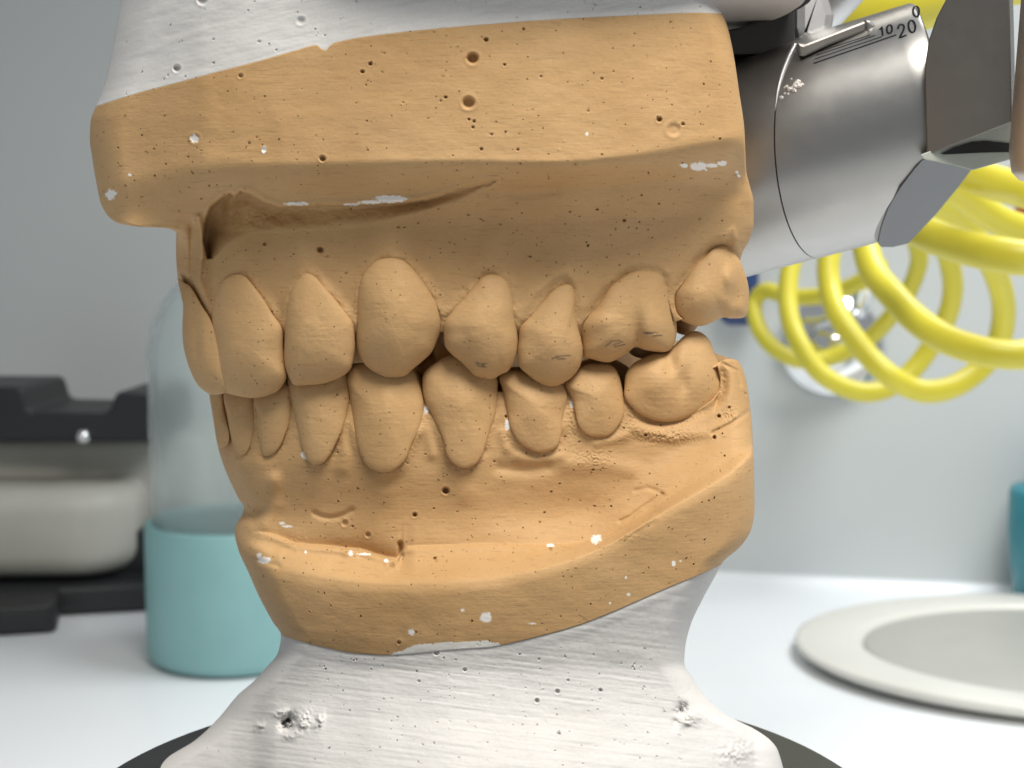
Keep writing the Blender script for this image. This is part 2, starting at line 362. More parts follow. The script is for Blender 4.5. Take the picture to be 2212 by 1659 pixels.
PIT_U = [(1021,126,14,.9),(1012,222,15,.7),(1050,86,6,.5),(783,155,5,.45),(800,138,5,.45),(697,343,8,.5),(692,540,9,.6),(1424,258,7,.5),(1475,268,5,.3),(1131,63,4,.3),(1455,280,16,.15),
  (1024,262,4,.35),(1013,258,4,.3),(1022,275,4,.3),(1062,290,3.5,.3),(1092,285,3,.3),(1040,322,4,.4),(1119,323,3.5,.4),(1270,240,3,.2),(520,164,6,.25),(1090,140,4,.3),(1348,476,4,.5),(1290,452,3,.4),
  (1270,530,3,.5),(572,527,5,.3),(860,490,4,.2),(421,299,11,.12),(240,421,12,.06),(570,323,6,.15),(1555,300,3,.3),(963,210,4,.4),(952,218,3,.3),(1300,170,4,.2)]
PIT_L = [(963,1060,9,.8),(896,1112,6,.5),(1553,899,5,.5),(1543,945,5,.5),(1575,880,4,.3),(1189,1186,6,.5),(939,1207,5,.5),(964,1213,3,.3),(1395,940,4,.4),(960,945,4,.3),(999,968,4,.3),(1093,900,4,.4),
  (1147,862,3,.3),(795,1155,7,.25),(762,1137,4,.2),(1610,850,4,.3),(1565,985,3,.3),(1320,1094,3,.3),(1176,1107,3,.3),(1281,1015,3,.3),(1555,1018,3,.3),(845,1220,9,.35),(862,1388,5,.3),(745,1130,8,.2)]
def paint_of(px, py, whites, pits, extra=None):
    sh = px.shape; P = np.zeros(sh + (4,)); P[..., 3] = 1
    wob = 1 + .45 * fbm(px * .16, py * .16) + .35 * fbm(px * .5, py * .5)
    for x, y, a, b in whites:
        d = np.sqrt(((px - x) / (a * wob)) ** 2 + ((py - y) / (b * wob)) ** 2); P[..., 0] = np.maximum(P[..., 0], ss((1.08 - d) * 4))
    for a, b in INK:
        d = dist_line(px, py, [a, b]); P[..., 1] = np.maximum(P[..., 1], ss((2.4 - d) / 2.0) * (.55 + 1.2 * np.abs(vnoise(px * .3, py * .5))))
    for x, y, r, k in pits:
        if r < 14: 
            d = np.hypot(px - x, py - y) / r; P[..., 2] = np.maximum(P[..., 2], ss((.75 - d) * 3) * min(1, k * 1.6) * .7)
    if extra is not None: P = extra(P, px, py)
    P[..., :3] = np.clip(P[..., :3], 0, 1); return P
def pits_depth(px, py, pits):
    D = 0
    for x, y, r, k in pits:
        d = np.hypot(px - x, py - y) / r
        D = D + k * ss((1.0 - d) * 1.8) - .05 * np.exp(-((d - 1.15) / .25) ** 2)
    return D
def smallpits(n, x0, x1, y0, y1, seed):
    r = np.random.RandomState(seed); return [(r.uniform(x0, x1), r.uniform(y0, y1), r.uniform(1.3, 2.7), r.uniform(.12, .35)) for _ in range(n)]

def make_tooth(nm, out, G, H, thick, mat, parent, rel=(), whites=(), n=150, K=56, flat=2.8, tilt=0.0, seed=0, sx=0.0, ging=0):
    o = smooth_loop(out, n)
    area = np.sum(o[:, 0] * np.roll(o[:, 1], -1) - np.roll(o[:, 0], -1) * o[:, 1])
    if area < 0: o = o[::-1]
    c = o.mean(0); rings = []; c_sh = np.array([sx * (o[:, 0].max() - o[:, 0].min()), 0])
    cy = c[1]
    hh = (o[:, 1].max() - o[:, 1].min()) / 2; Hl_ = H * (1 - (.42 if ging < 0 else .53) * ss(.42 + .85 * ging * (o[:, 1] - cy) / hh)) if ging else H
    for k in range(K):                                      # back to rim
        pass
    for t in (1, .75, .45, .2, .05):                        # hidden back half
        s = math.cos(t * math.pi / 2 * .82); q = c + (o - c) * s
        Y = G(q[:, 0]) + Hl_ + thick * math.sin(t * math.pi / 2); rings.append((q, Y))
    for k in range(K):
        f = k / (K - 1) * .985; s = 1 - f ** 1.6 if k else 1.0
        h = (1 - s ** flat) ** (1 / 2.0)
        q = c + (o - c) * s + c_sh * (1 - s); Y = G(q[:, 0]) + (Hl_ * s + H * (1 - s)) * (1 - h) + tilt * (q[:, 1] - cy) / 100
        Y = Y - h * relief(q[:, 0], q[:, 1], rel) + .08 * fbm(q[:, 0] * .03 + seed, q[:, 1] * .03) * h + .022 * fbm(q[:, 0] * .22, q[:, 1] * .22) \
            + .007 * np.sin(q[:, 1] * .5 + 5 * fbm(q[:, 0] * .02, q[:, 1] * .02)) * h * ss(fbm(q[:, 0] * .012 + seed, q[:, 1] * .03) * 3)
        rings.append((q, Y))
    P = np.array([W(q[:, 0], q[:, 1], Y) for q, Y in rings]); pxy = np.array([q for q, _ in rings])
    sp = smallpits(15, o[:, 0].min(), o[:, 0].max(), o[:, 1].min(), o[:, 1].max(), seed + 50)
    pa = paint_of(pxy[..., 0], pxy[..., 1], whites, sp)
    pa[:5] = 0
    return grid_solid(nm, P, mat, parent, paint=pa, flip=False)

def body(nm, xL, xR, ytop, ybot, Yf, mat, parent, whites, pits, step=2.1, wl=70, Rl=6, wr=45, Rr=3, back=42, taper=2, lvl=.5, nick=False, fade=None, xLs=None, capdz=(0, 0), teeth=(), extra=None, rowpow=None, boost=()):
    x0, x1 = 200, 1600
    nf = int(1420 / step) if nm != 'x' else 100
    # column parameter: denser at both silhouettes
    u = np.linspace(0, 1, nf); s = u - .35 * np.sin(2 * np.pi * u) / (2 * np.pi) * 1.0
    yt = ytop(np.array([300., 800., 1300.])).min(); yb = ybot(np.array([300., 800., 1300.])).max()
    nr = int((yb - yt) / step)
    vv = np.linspace(0, 1, nr)
    if boost:                                                # extra rows where the side outline steps sharply
        wgt = np.ones(400); yy = np.linspace(yt, yb, 400)
        for b, bw, k in boost: wgt += k * np.exp(-((yy - b) / bw) ** 2)
        cum = np.r_[0, np.cumsum(wgt)]; cum /= cum[-1]; vv = np.interp(np.linspace(0, 1, nr), cum, np.linspace(0, 1, 401))
    SS, VV = np.meshgrid(s, vv); xS = xLs or xL
    py = yt + (yb - yt) * VV; px = xL(py) + (xR(py) - xL(py)) * SS
    for _ in range(12):
        py2 = ytop(px) + (ybot(px) - ytop(px)) * VV; py = .5 * py + .5 * py2
        px = .5 * px + .5 * (xS(py) + (xR(py) - xS(py)) * SS)
    over = np.clip(xL(py) - px, 0, None) if xLs else 0.0     # columns left of the outline curl in behind it
    if xLs: px = np.where(over > 0, xL(py) + .12 * over, px)
    Y = Yf(px, py)
    for out, Gt, Ht in teeth:
        o = smooth_loop(out, 60); bx0, by0 = o.min(0) - 60; bx1, by1 = o.max(0) + 60
        m = (px > bx0) & (px < bx1) & (py > by0) & (py < by1)
        d = dist_line(px[m], py[m], o, True); ins = inside(px[m], py[m], o); d = np.where(ins, -d, d)
        q = px[m]; tgt = Gt(q) + (lvl + .22 * fbm(q * .02, py[m] * .02)) * Ht + .12 * fbm(q * .3, py[m] * .3)
        wgt = .85 * np.exp(-(np.clip(d, 0, None) / 13) ** 2) * fade(q, py[m])
        Y[m] = Y[m] * (1 - wgt) + tgt * wgt + 3.2 * ss((-d - 3) / 9) + np.clip(.16 * fbm(q * .05, py[m] * .05), 0, 1) * np.exp(-((d) / 4) ** 2)
    kk = 1 - .68 * np.exp(-((py - 494) / 26) ** 2) if nick else 1.0
    tl = np.where(over > 0, 0, np.clip((px - xL(py)) / (wl * kk), 0, 1)); tr = np.clip((xR(py) - px) / wr, 0, 1)
    Y = Y + Rl * kk * (1 - np.sqrt(np.clip(1 - (1 - tl) ** 2, 0, 1))) + Rr * (1 - np.sqrt(np.clip(1 - (1 - tr) ** 2, 0, 1)))
    Y = Y + over * .06
    Yp = Y + pits_depth(px, py, pits) + .10 * fbm(px * .012, py * .02) + .016 * fbm(px * .12, py * .3) 
    P = W(px, py, Yp)
    A = P[:, -1]; B = P[:, 0]; nb = 36; bk = []
    for i in range(1, nb):                                   # the hidden side: right flank, rear, left flank
        t = i / nb
        if t < .3: q = A + np.array([-taper, back, 0]) * (t / .3)
        elif t > .7:
            e = B + np.array([8 + taper, back * .7, 0]); q = e + (B - e) * ((t - .7) / .3)
        else:
            a = A + np.array([-taper, back, 0]); e = B + np.array([8 + taper, back * .7, 0]); q = a + (e - a) * ((t - .3) / .4)
            q = q + np.array([0, 7 * math.sin((t - .3) / .4 * math.pi), 0])
        bk.append(q)
    bk = np.stack(bk, 1); P = np.concatenate([P, bk], 1)
    pa = paint_of(px, py, whites, pits, extra); pb = np.zeros(bk.shape[:2] + (4,)); pa = np.concatenate([pa, pb], 1)
    c0 = P[0].mean(0) + [0, 0, capdz[0]]; c1 = P[-1].mean(0) + [0, 0, capdz[1]]
    return grid_solid(nm, P, mat, parent, cap0=c0, cap1=c1, paint=pa, flip=True)

Hs = dict(A=2.3, B=2.6, C=2.5, D=2.9, E=2.8, F=2.6, G=2.9, H=2.9)
Hl = dict(A=2.0, B=2.4, C=2.6, D=2.8, E=2.8, F=2.6, G=2.6, H=2.4, I=3.0)
# ---- upper cast surface
def K_(v): return lambda x: np.full_like(np.asarray(x, float), v)
def addc(c, k): return lambda x: c(x) + k
Yw = curve([(190,11.4),(230,8.8),(300,6.3),(400,2.6),(445,1.2),(560,-.9),(700,-2.5),(850,-3.8),(1000,-4.5),(1150,-4.3),(1300,-3.2),(1450,-1.4),(1620,1.4)])
Gg = curve([(200,9.5),(370,10.5),(400,11.0),(460,8.9),(540,6.0),(620,4.3),(690,3.1),(770,2.3),(860,1.7),(950,1.8),(1040,2.3),(1190,3.7),(1360,5.9),(1530,8.6),(1615,10.4)])
BU = [(K_(-60.), addc(Yw, .3)), (K_(120.), addc(Yw, .05)), (curve([(200,400),(420,350),(700,346),(1000,342),(1200,345),(1600,292)]), addc(Yw, -.12)),
      (curve([(200,480),(430,452),(500,438),(700,442),(1000,420),(1300,410),(1600,398)]), curve([(200,10.5),(300,7.6),(370,6.0),(430,5.0),(500,3.2),(600,1.9),(700,1.1),(850,0),(1000,-.7),(1150,-.1),(1300,1.3),(1450,3.4),(1600,7.4)])),
      (curve([(200,520),(430,510),(1000,490),(1600,470)]), lambda x: Gg(x) + np.interp(x, [400, 700, 1000, 1400, 1600], [.4, .3, -.5, -.9, -1.4]) + np.interp(x, [380, 450, 540], [-2.9, -1.4, 0])),
      (K_(585.), addc(Gg, .15)), (K_(660.), addc(Gg, .1)), (K_(740.), addc(Gg, 1.7)), (K_(810.), addc(Gg, 3.4))]
def RU(px, py): return bands(px, py, BU)
CAVE_T = [(447,560),(437,520),(440,480),(455,445),(480,425),(498,415),(507,424),(520,412),(545,418),(570,435),(600,446),(640,445),(700,443),(780,441),(870,437),(930,428),(980,412),(1030,397),(1070,390)]
CAVE_B = [(1070,394),(1040,410),(1000,432),(900,462),(800,485),(700,495),(600,500),(540,505),(490,530),(462,556)]
def edge_noise(px, py): return 2.2 * fbm(px * .09, py * .09)
def YU(px, py):
    Y = RU(px, py)
    m = (px > 420) & (px < 1080) & (py > 380) & (py < 570)
    x, y = px[m], py[m]; y = y + edge_noise(x, y)
    i = inside(x, y, CAVE_T + CAVE_B); a = dist_line(x, y, CAVE_T); b = dist_line(x, y, CAVE_B)
    amt = np.interp(x, [430, 480, 560, 700, 900, 1070], [3.2, 5.0, 4.2, 2.3, 1.8, .7])
    v = np.where(i, amt * ss(a / 5) * ss(b / (a + b + 1e-6) * 1.0), 0)
    v = v - np.where(~i & (y < 560), .25 * np.exp(-((a - 5) / 7) ** 2), 0)
    Y[m] += v
    for pts, wd, amp in (([(428,470),(437,515),(433,560),(428,600),(440,640),(456,680)], 8, .9), ([(400,490),(404,540),(400,600)], 9, .25), ([(414,492),(414,560),(412,605)], 6, -.5),
                         ([(386,606),(414,620),(438,662),(455,692)], 8, .15), ([(450,560),(450,610),(458,640)], 8, -.4),
                         ([(840,540),(835,480),(840,450)], 38, .55), ([(1060,580),(1075,500)], 35, .4), ([(515,580),(520,510)], 30, .3), ([(1230,600),(1240,520)], 30, .25), ([(655,580),(650,520)], 25, .3),
                         ([(1120,700),(1150,640),(1200,595),(1225,585),(1250,640),(1260,680)], 10, .25), ([(452,200),(452,270),(442,330),(430,420)], 22, .10), ([(590,220),(600,260),(615,330)], 18, .05),
                         ([(430,332),(560,352),(800,345),(1000,343),(1150,352),(1300,338),(1600,285)], 12, .05), ([(1120,420),(1300,395),(1450,390),(1580,420)], 22, -.35),
                         ([(1040,410),(1120,418),(1200,410)], 14, -.35), ([(1370,575),(1388,570),(1440,590)], 9, .25), ([(1590,520),(1582,500),(1560,515)], 9, .25)):
        k = np.array(pts); mm = (px > k[:, 0].min() - wd * 3) & (px < k[:, 0].max() + wd * 3) & (py > k[:, 1].min() - wd * 3) & (py < k[:, 1].max() + wd * 3)
        Y[mm] -= amp * np.exp(-(dist_line(px[mm], py[mm], pts) / wd) ** 2)
    for x0, y0, a, b, k in ((940,650,22,26,.10),(1050,560,60,24,.06),(650,445,26,7,.22),(1590,378,12,8,.12),(700,500,60,20,.03)):
        g = np.exp(-((px - x0) / a) ** 2 - ((py - y0) / b) ** 2); Y -= k * g * 2 * fbm(px * .35, py * .35)
    return Y
yb_u = curve([(190,236),(212,229),(300,201),(380,180),(450,161),(560,132),(640,109),(684,98),(690,104),(704,109),(712,100),(722,93),(850,72),(1000,57),(1200,42),(1400,32),(1500,28),(1560,30),(1600,40)])
xL_u = curve([(-200,285),(0,262),(60,251),(120,240),(180,226),(215,214),(232,206),(260,196),(300,194),(340,199),(400,209),(440,218),(465,232),(480,250),(487,275),(490,300),(491.5,345),(494,365),(503,381),(540,380),(603,384),(650,400),(700,418),(760,440)])
xR_u = curve([(-200,1480),(0,1537),(14,1547),(30,1560),(60,1572),(120,1585),(200,1597),(280,1608),(370,1612),(395,1618),(440,1628),(480,1628),(520,1618),(545,1604),(600,1590),(700,1570)])
ybot_u = curve([(380,700),(450,740),(500,790),(760,785),(890,765),(950,716),(1040,740),(1120,745),(1180,745),(1256,728),(1350,720),(1461,694),(1600,640)])
up = empty("upper_dental_cast", W(900, 30, 20), "tan stone cast of the upper teeth hanging from white plaster at the top", "dental cast")
spU = PIT_U + smallpits(150, 450, 1600, 60, 720, 5) + smallpits(30, 210, 450, 240, 480, 6)
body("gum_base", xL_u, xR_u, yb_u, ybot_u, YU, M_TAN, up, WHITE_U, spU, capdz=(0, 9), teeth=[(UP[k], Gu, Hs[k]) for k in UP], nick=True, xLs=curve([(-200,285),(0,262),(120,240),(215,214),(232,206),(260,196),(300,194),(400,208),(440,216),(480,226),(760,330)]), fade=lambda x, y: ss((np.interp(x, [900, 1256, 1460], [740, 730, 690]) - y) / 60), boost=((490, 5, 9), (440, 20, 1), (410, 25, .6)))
def YWU(px, py):
    b = yb_u(px); dy = b - py; base = RU(px, b)
    Y = base + .06 + .9 * (1 - np.exp(-dy / 60.)) * np.interp(px, [200, 500, 1600], [1.5, .5, .3])
    return Y + .05 * fbm(px * .012 + 9, (py + .25 * px) * .09) * ss(dy / 8)
PWU = [(382,148,9,.5),(437,0,12,.4),(650,45,10,.2),(462,136,3,.2),(560,90,4,.15)] + smallpits(60, 260, 1550, -30, 210, 9)
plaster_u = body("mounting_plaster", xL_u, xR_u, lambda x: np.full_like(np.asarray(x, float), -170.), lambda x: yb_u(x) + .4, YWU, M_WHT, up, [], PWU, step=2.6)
order = ['A', 'B', 'C', 'D', 'E', 'F', 'G', 'H']
lab = dict(A="front tooth seen edge-on at the left outline", D="large canine with a long rounded face", E="premolar with a faint black ink mark above its tip", F="narrow premolar with a black ink tick", G="two-cusped molar with two black ink ticks", H="short rearmost molar, lit from the right")
for i, k in enumerate(order):
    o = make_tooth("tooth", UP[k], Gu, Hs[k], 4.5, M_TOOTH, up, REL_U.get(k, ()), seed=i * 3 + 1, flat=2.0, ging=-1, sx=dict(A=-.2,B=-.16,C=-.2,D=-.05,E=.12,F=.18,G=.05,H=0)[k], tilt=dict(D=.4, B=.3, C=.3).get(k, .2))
    if k in lab: o['label'] = lab[k]

# ---- lower cast surface
Yg = curve([(440,16.5),(470,13.4),(520,10.2),(600,7.2),(700,5.0),(850,3.9),(1000,4.3),(1150,5.4),(1300,6.9),(1450,8.0),(1560,8.4),(1630,8.4)])
e_l = curve([(500,1188),(540,1200),(600,1232),(700,1252),(850,1264),(1000,1260),(1150,1237),(1300,1185),(1450,1098),(1560,1036),(1630,985)])
Ye = curve([(300,13.5),(500,8.4),(540,6.8),(600,3.6),(700,.4),(850,-2.0),(1000,-3.1),(1150,-3.1),(1300,-2.2),(1450,-.8),(1560,1.0),(1630,3.2)])
BL = [(K_(775.), lambda x: Yg(x) + np.interp(x, [1480, 1580], [2.8, 1.8])), (curve([(440,895),(1480,890),(1630,850)]), lambda x: Yg(x) + np.interp(x, [1480, 1580], [.4, .8])),
      (curve([(440,985),(1300,1000),(1450,965),(1560,915),(1630,890)]), Yg),
      (curve([(500,1085),(600,1105),(1000,1100),(1280,1078),(1400,1040),(1500,995),(1560,960),(1630,925)]), curve([(500,12.6),(540,10.5),(600,8.5),(700,6.0),(850,4.5),(1000,4.6),(1120,5.6),(1280,6.7),(1400,6.7),(1500,6.5),(1630,7.2)])),
      (curve([(500,1140),(600,1162),(700,1180),(860,1200),(900,1184),(1200,1178),(1300,1156),(1410,1096),(1500,1040),(1630,955)]), curve([(500,11.0),(560,8.4),(620,6.6),(700,5.0),(800,4.0),(880,3.2),(1000,3.0),(1150,3.4),(1300,4.4),(1400,4.4),(1500,4.3),(1630,6.0)])),
      (e_l, Ye), (addc(e_l, 22), addc(Ye, -.25)), (addc(e_l, 110), addc(Ye, .05)), (K_(1440.), lambda x: Ye(x) + np.interp(x, [600, 800, 1600], [2.2, .8, .8]))]
def RL(px, py): return bands(px, py, BL)
def YL(px, py):
    Y = RL(px, py)
    yl = np.interp(px, [560,600,640,700,780,830,860,868,880,960,1050,1100,1200,1260,1300,1350,1380,1410], [1150,1158,1176,1180,1188,1204,1212,1190,1182,1180,1176,1177,1178,1172,1160,1146,1128,1110])
    yl = yl + 1.6 * fbm(px * .06, px * 0)
    amt = np.interp(px, [540, 600, 700, 860, 872, 1000, 1200, 1400, 1430], [.0, .9, 1.3, 1.5, .75, .7, .85, .8, 0])
    dy = yl - py
    Y += amt * ss(dy / 5 + .5) * np.exp(-np.clip(dy, 0, None) / 26.) - .35 * amt * np.exp(-((dy + 8) / 8) ** 2)
    for pts, wd, amp in (([(585,1040),(590,1090),(572,1130)], 22, .7), ([(530,1108),(548,1116),(560,1104)], 14, -1.2), ([(560,1060),(590,1040)], 20, .3),
                         ([(680,1109),(695,1116),(712,1119),(730,1117),(748,1110),(760,1102)], 6, -.28), ([(864,1175),(866,1200)], 5, -.7), ([(1340,1126),(1362,1116),(1385,1098),(1410,1082),(1430,1068)], 4.5, -.26), ([(1372,1060),(1400,1054),(1418,1060),(1430,1067)], 5, -.12),
                         ([(815,1030),(830,1060)], 30, .3), ([(990,1015),(1000,1060)], 30, .35), ([(1120,985),(1160,995),(1210,985)], 14, .3), ([(1080,1010),(1130,1016),(1180,1008)], 14, -.35),
                         ([(1362,1015),(1300,1002),(1230,1005)], 20, .3), ([(1560,785),(1592,800),(1600,830)], 4, -.35), ([(1540,935),(1580,915),(1615,890)], 5, -.3), ([(1370,925),(1450,945),(1530,935),(1590,905)], 14, .35),
                         ([(560,1212),(600,1222)], 6, -.2), ([(545,1180),(600,1200)], 10, .25), ([(610,1195),(700,1215)], 12, .2), ([(750,1200),(830,1235),(852,1225)], 8, .25),
                         ([(735,950),(745,985),(740,1010)], 16, .3), ([(925,930),(935,980)], 14, .3), ([(1085,935),(1095,970)], 12, .3), ([(1290,955),(1350,940)], 12, .3)):
        k = np.array(pts); mm = (px > k[:, 0].min() - wd * 3) & (px < k[:, 0].max() + wd * 3) & (py > k[:, 1].min() - wd * 3) & (py < k[:, 1].max() + wd * 3)
        Y[mm] -= amp * np.exp(-(dist_line(px[mm], py[mm], pts) / wd) ** 2)
    for x0, y0, a, b, k in ((1105,930,22,30,.14),(1240,900,14,50,.18),(1280,992,36,16,.14),(1430,940,70,16,.13),(925,890,12,16,.2),(1360,905,20,16,.16),(1340,1158,60,10,.06),(1580,895,26,16,.12),(640,1165,30,8,.05)):
        g = np.exp(-((px - x0) / a) ** 2 - ((py - y0) / b) ** 2); Y -= k * g * 2 * fbm(px * .33, py * .33)
    return Y
ytop_l = curve([(440,872),(560,868),(760,858),(910,850),(1080,846),(1230,848),(1350,858),(1450,850),(1530,822),(1555,785),(1572,775),(1590,776),(1604,786),(1618,812)])
ybot_l = curve([(500,1300),(560,1345),(610,1372),(650,1385),(700,1398),(770,1411),(840,1415),(900,1411),(950,1406),(1000,1402),(1050,1399),(1085,1393),(1150,1378),(1250,1350),(1440,1270),(1560,1217),(1600,1190),(1640,1140)])
xL_l = curve([(840,452),(905,462),(960,470),(1000,481),(1050,502),(1078,516),(1096,527),(1110,524),(1130,512),(1150,507),(1185,514),(1240,538),(1290,560),(1345,590),(1372,607),(1400,603),(1415,598),(1440,577),(1470,550),(1500,515),(1550,473),(1600,420),(1640,352),(1700,270),(1900,150)])
xR_l = curve([(770,1575),(778,1592),(800,1605),(850,1617),(950,1626),(1100,1630),(1140,1626),(1160,1619),(1185,1600),(1215,1562),(1240,1548),(1300,1515),(1350,1492),(1400,1480),(1430,1478),(1470,1500),(1510,1530),(1545,1570),(1575,1630),(1600,1665),(1620,1680),(1700,1700),(1900,1720)])
low = empty("lower_dental_cast", W(1000, 1640, 20), "tan stone cast of the lower teeth on a flared white plaster foot", "dental cast")
SMEAR = [(838,1416),(858,1407),(872,1404),(895,1393),(930,1390),(958,1387),(1010,1386),(1048,1384),(1060,1386),(1078,1390),(1090,1398),(1050,1403),(900,1418)]
def ex_l(P, px, py):
    q = py + 3 * fbm(px * .15, py * .15)
    m = inside(px, q, SMEAR) & (py > 1370); P[..., 0] = np.maximum(P[..., 0], m * 1.0)
    for cr in ([(1250,1328),(1262,1334),(1280,1348)], [(535,1090),(540,1098)]):
        P[..., 2] = np.maximum(P[..., 2], ss((2 - dist_line(px, py, cr)) / 1.5) * .5)
    return P
spL = PIT_L + smallpits(170, 480, 1620, 880, 1250, 15) + smallpits(40, 600, 1600, 1200, 1400, 16)
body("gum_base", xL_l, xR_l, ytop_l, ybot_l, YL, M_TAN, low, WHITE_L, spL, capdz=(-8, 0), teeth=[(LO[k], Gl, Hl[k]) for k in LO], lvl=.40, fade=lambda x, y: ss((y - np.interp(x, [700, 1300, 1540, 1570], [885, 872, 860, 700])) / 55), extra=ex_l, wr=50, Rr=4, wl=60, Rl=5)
def YWL(px, py):
    b = ybot_l(px); dy = py - b; base = RL(px, b)
    pf = curve([(1100,-.2),(1150,0),(1250,.8),(1330,1.6),(1400,2.1),(1440,2.2),(1480,1.8),(1540,.6),(1600,-1.2),(1660,-3.0),(1780,-6.0)]); prof = pf(py); at = pf(b)
    Y = base + .10 + (prof - at) * ss(dy / 30) 
    Y += .05 * fbm(px * .008 + 4, (py - .12 * px) * .16) * ss(dy / 8)
    for x0, y0, a, b_, k in ((622,1560,12,16,-2.2),(612,1542,18,10,.5),(655,1558,18,22,.5),(690,1560,9,16,.45),(560,1570,14,10,.3),(625,1590,16,8,.4),(1472,1532,12,12,-.8),(1490,1555,22,14,.5),(1460,1560,8,10,-.4),(1590,1625,40,26,.3)):
        Y -= k * np.exp(-((px - x0 + .25 * (py - y0)) / a) ** 2 - ((py - y0) / b_) ** 2) * (1 + 1.2 * fbm(px * .16, py * .16))
    Y += .018 * fbm(px * .1, py * .1)
    return Y
PWL = [(1160,1514,6,.4),(1204,1494,6,.35),(1297,1491,5,.35),(1004,1447,5,.3),(943,1410,7,.3),(1227,1470,4,.2),(905,1472,4,.2),(700,1440,3,.1),(1207,1585,5,.3),(900,1450,3,.2)] + smallpits(110, 700, 1480, 1400, 1650, 19)
def ex_w(P, px, py):
    d = np.hypot((px - 627) / 9, (py - 1562) / 13) + .3 * fbm(px * .2, py * .2); P[..., 2] = np.maximum(P[..., 2], ss((1 - d) * 2) * .35); return P
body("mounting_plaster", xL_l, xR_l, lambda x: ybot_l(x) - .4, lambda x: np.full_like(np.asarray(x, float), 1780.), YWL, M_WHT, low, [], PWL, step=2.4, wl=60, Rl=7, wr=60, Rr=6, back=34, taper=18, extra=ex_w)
Hl = {k: v * .92 for k, v in Hl.items()}
labl = dict(A="front tooth seen edge-on at the left outline", E="long canine", I="broad rear molar with a deep groove down its face", H="short rounded premolar")
for i, k in enumerate('ABCDEFGHI'):
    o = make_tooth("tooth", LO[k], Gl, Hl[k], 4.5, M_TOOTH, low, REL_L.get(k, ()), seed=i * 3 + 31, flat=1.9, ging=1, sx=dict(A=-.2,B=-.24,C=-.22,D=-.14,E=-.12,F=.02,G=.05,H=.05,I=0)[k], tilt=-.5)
    if k in labl: o['label'] = labl[k]
# inner cusps and the far side of both arches, glimpsed through the gaps
def far(nm, px, py, Y, rx, ry, parent):
    a = np.linspace(0, 2 * math.pi, 14, endpoint=False); out = [(px + rx * math.cos(t) * (1 + .08 * math.cos(3 * t)), py + ry * math.sin(t)) for t in a]
    o = make_tooth(nm, out, lambda x: np.full_like(np.asarray(x, float), Y), 2.5, 5, M_TOOTH, parent, n=48, K=14, seed=int(px)); return o
far("inner_cusp", 1480, 690, 14, 30, 34, up); far("inner_cusp", 1400, 740, 12, 50, 36, up); far("inner_cusp", 1010, 735, 7, 62, 34, up)
far("inner_cusp", 1190, 745, 9, 60, 34, up); far("inner_cusp", 1440, 790, 16, 60, 44, low); far("inner_cusp", 1300, 815, 14, 66, 44, low); far("inner_cusp", 1120, 836, 10, 66, 44, low); far("inner_cusp", 970, 830, 9, 50, 40, low)
for x, p in ((900, 'u'), (960, 'u')):
    far("tooth", x, 725, 42, 34, 66, up)
far("inner_cusp", 766, 792, 7, 26, 34, up); far("inner_cusp", 618, 806, 9, 20, 34, up); far("tooth", 925, 790, 44, 40, 46, low)
for x in (880, 950, 1020): far("tooth", x, 850, 40, 34, 60, low)

# ------------------------------------------------------------------ articulator
arti = empty("articulator", W(1730, 320, 30), "steel articulator with a graduated cylinder beside the casts and pale upper and black lower mounting plates", "articulator")
c0 = W(1715, 331, 31); R0 = 12.8
ax = np.array([.935, -.235, .262]); ax /= np.linalg.norm(ax)
n0 = np.cross(ax, [0, 0, 1.]); n0 /= np.linalg.norm(n0)             # towards camera/down side
n1 = np.cross(n0, ax)
if n0[1] > 0: n0 = -n0
def cylpt(t, th, r): return c0 + ax * t + r * (math.cos(th) * n0 + math.sin(th) * n1)
def hit(px, py, r=R0):                                              # where a line of sight meets the cylinder
    d = ray(px, py); d = d / np.linalg.norm(d); o = CAM - c0
    dp = d - ax * d.dot(ax); op = o - ax * o.dot(ax)
    a, b, c = dp.dot(dp), 2 * dp.dot(op), op.dot(op) - r * r; D = b * b - 4 * a * c
    if D < 0: return None
    t = (-b - math.sqrt(D)) / (2 * a); return CAM + d * t
def cyl_mesh(name, t0, t1, r, mat, cuts=(), bev=.35, parent=arti):
    N = 128; prof = [(t0, r - bev), (t0 + bev * .3, r - bev * .3), (t0 + bev, r)] + [(t, r) for t in np.linspace(t0 + bev, t1 - bev, 12)[1:-1]] + [(t1 - bev, r), (t1 - bev * .3, r - bev * .3), (t1, r - bev)]
    P = np.array([[cylpt(t, a, rr) for a in np.linspace(0, 2 * math.pi, N, endpoint=False)] for t, rr in prof])
    o = grid_solid(name, P, mat, parent); bm = bmesh.new(); bm.from_mesh(o.data); off = Vector(arti.location)
    bmesh.ops.recalc_face_normals(bm, faces=bm.faces)
    for co_, no in cuts:
        r_ = bmesh.ops.bisect_plane(bm, geom=bm.verts[:] + bm.edges[:] + bm.faces[:], plane_co=Vector(np.array(co_) * MM) - off, plane_no=Vector(no), clear_outer=True, dist=1e-7)
        es = [g for g in r_['geom_cut'] if isinstance(g, bmesh.types.BMEdge)]
        f_ = bmesh.ops.edgeloop_fill(bm, edges=es)
        for f in f_['faces']: f.smooth = False; f.material_index = 1
    bm.to_mesh(o.data); bm.free(); o.data.materials.append(M_STEEL_D); shade_auto(o, 25); return o
pa_, pb_, pc_ = hit(1897, 522), hit(1988, 350), W(2098, 366, 33)
nB = np.cross(pb_ - pa_, pc_ - pa_); nB /= np.linalg.norm(nB)
if nB[0] < 0: nB = -nB
pd_ = CAM; nC = np.cross(ray(2088, 366), ray(1952, 528)); nC /= np.linalg.norm(nC)
if nC[0] < 0: nC = -nC
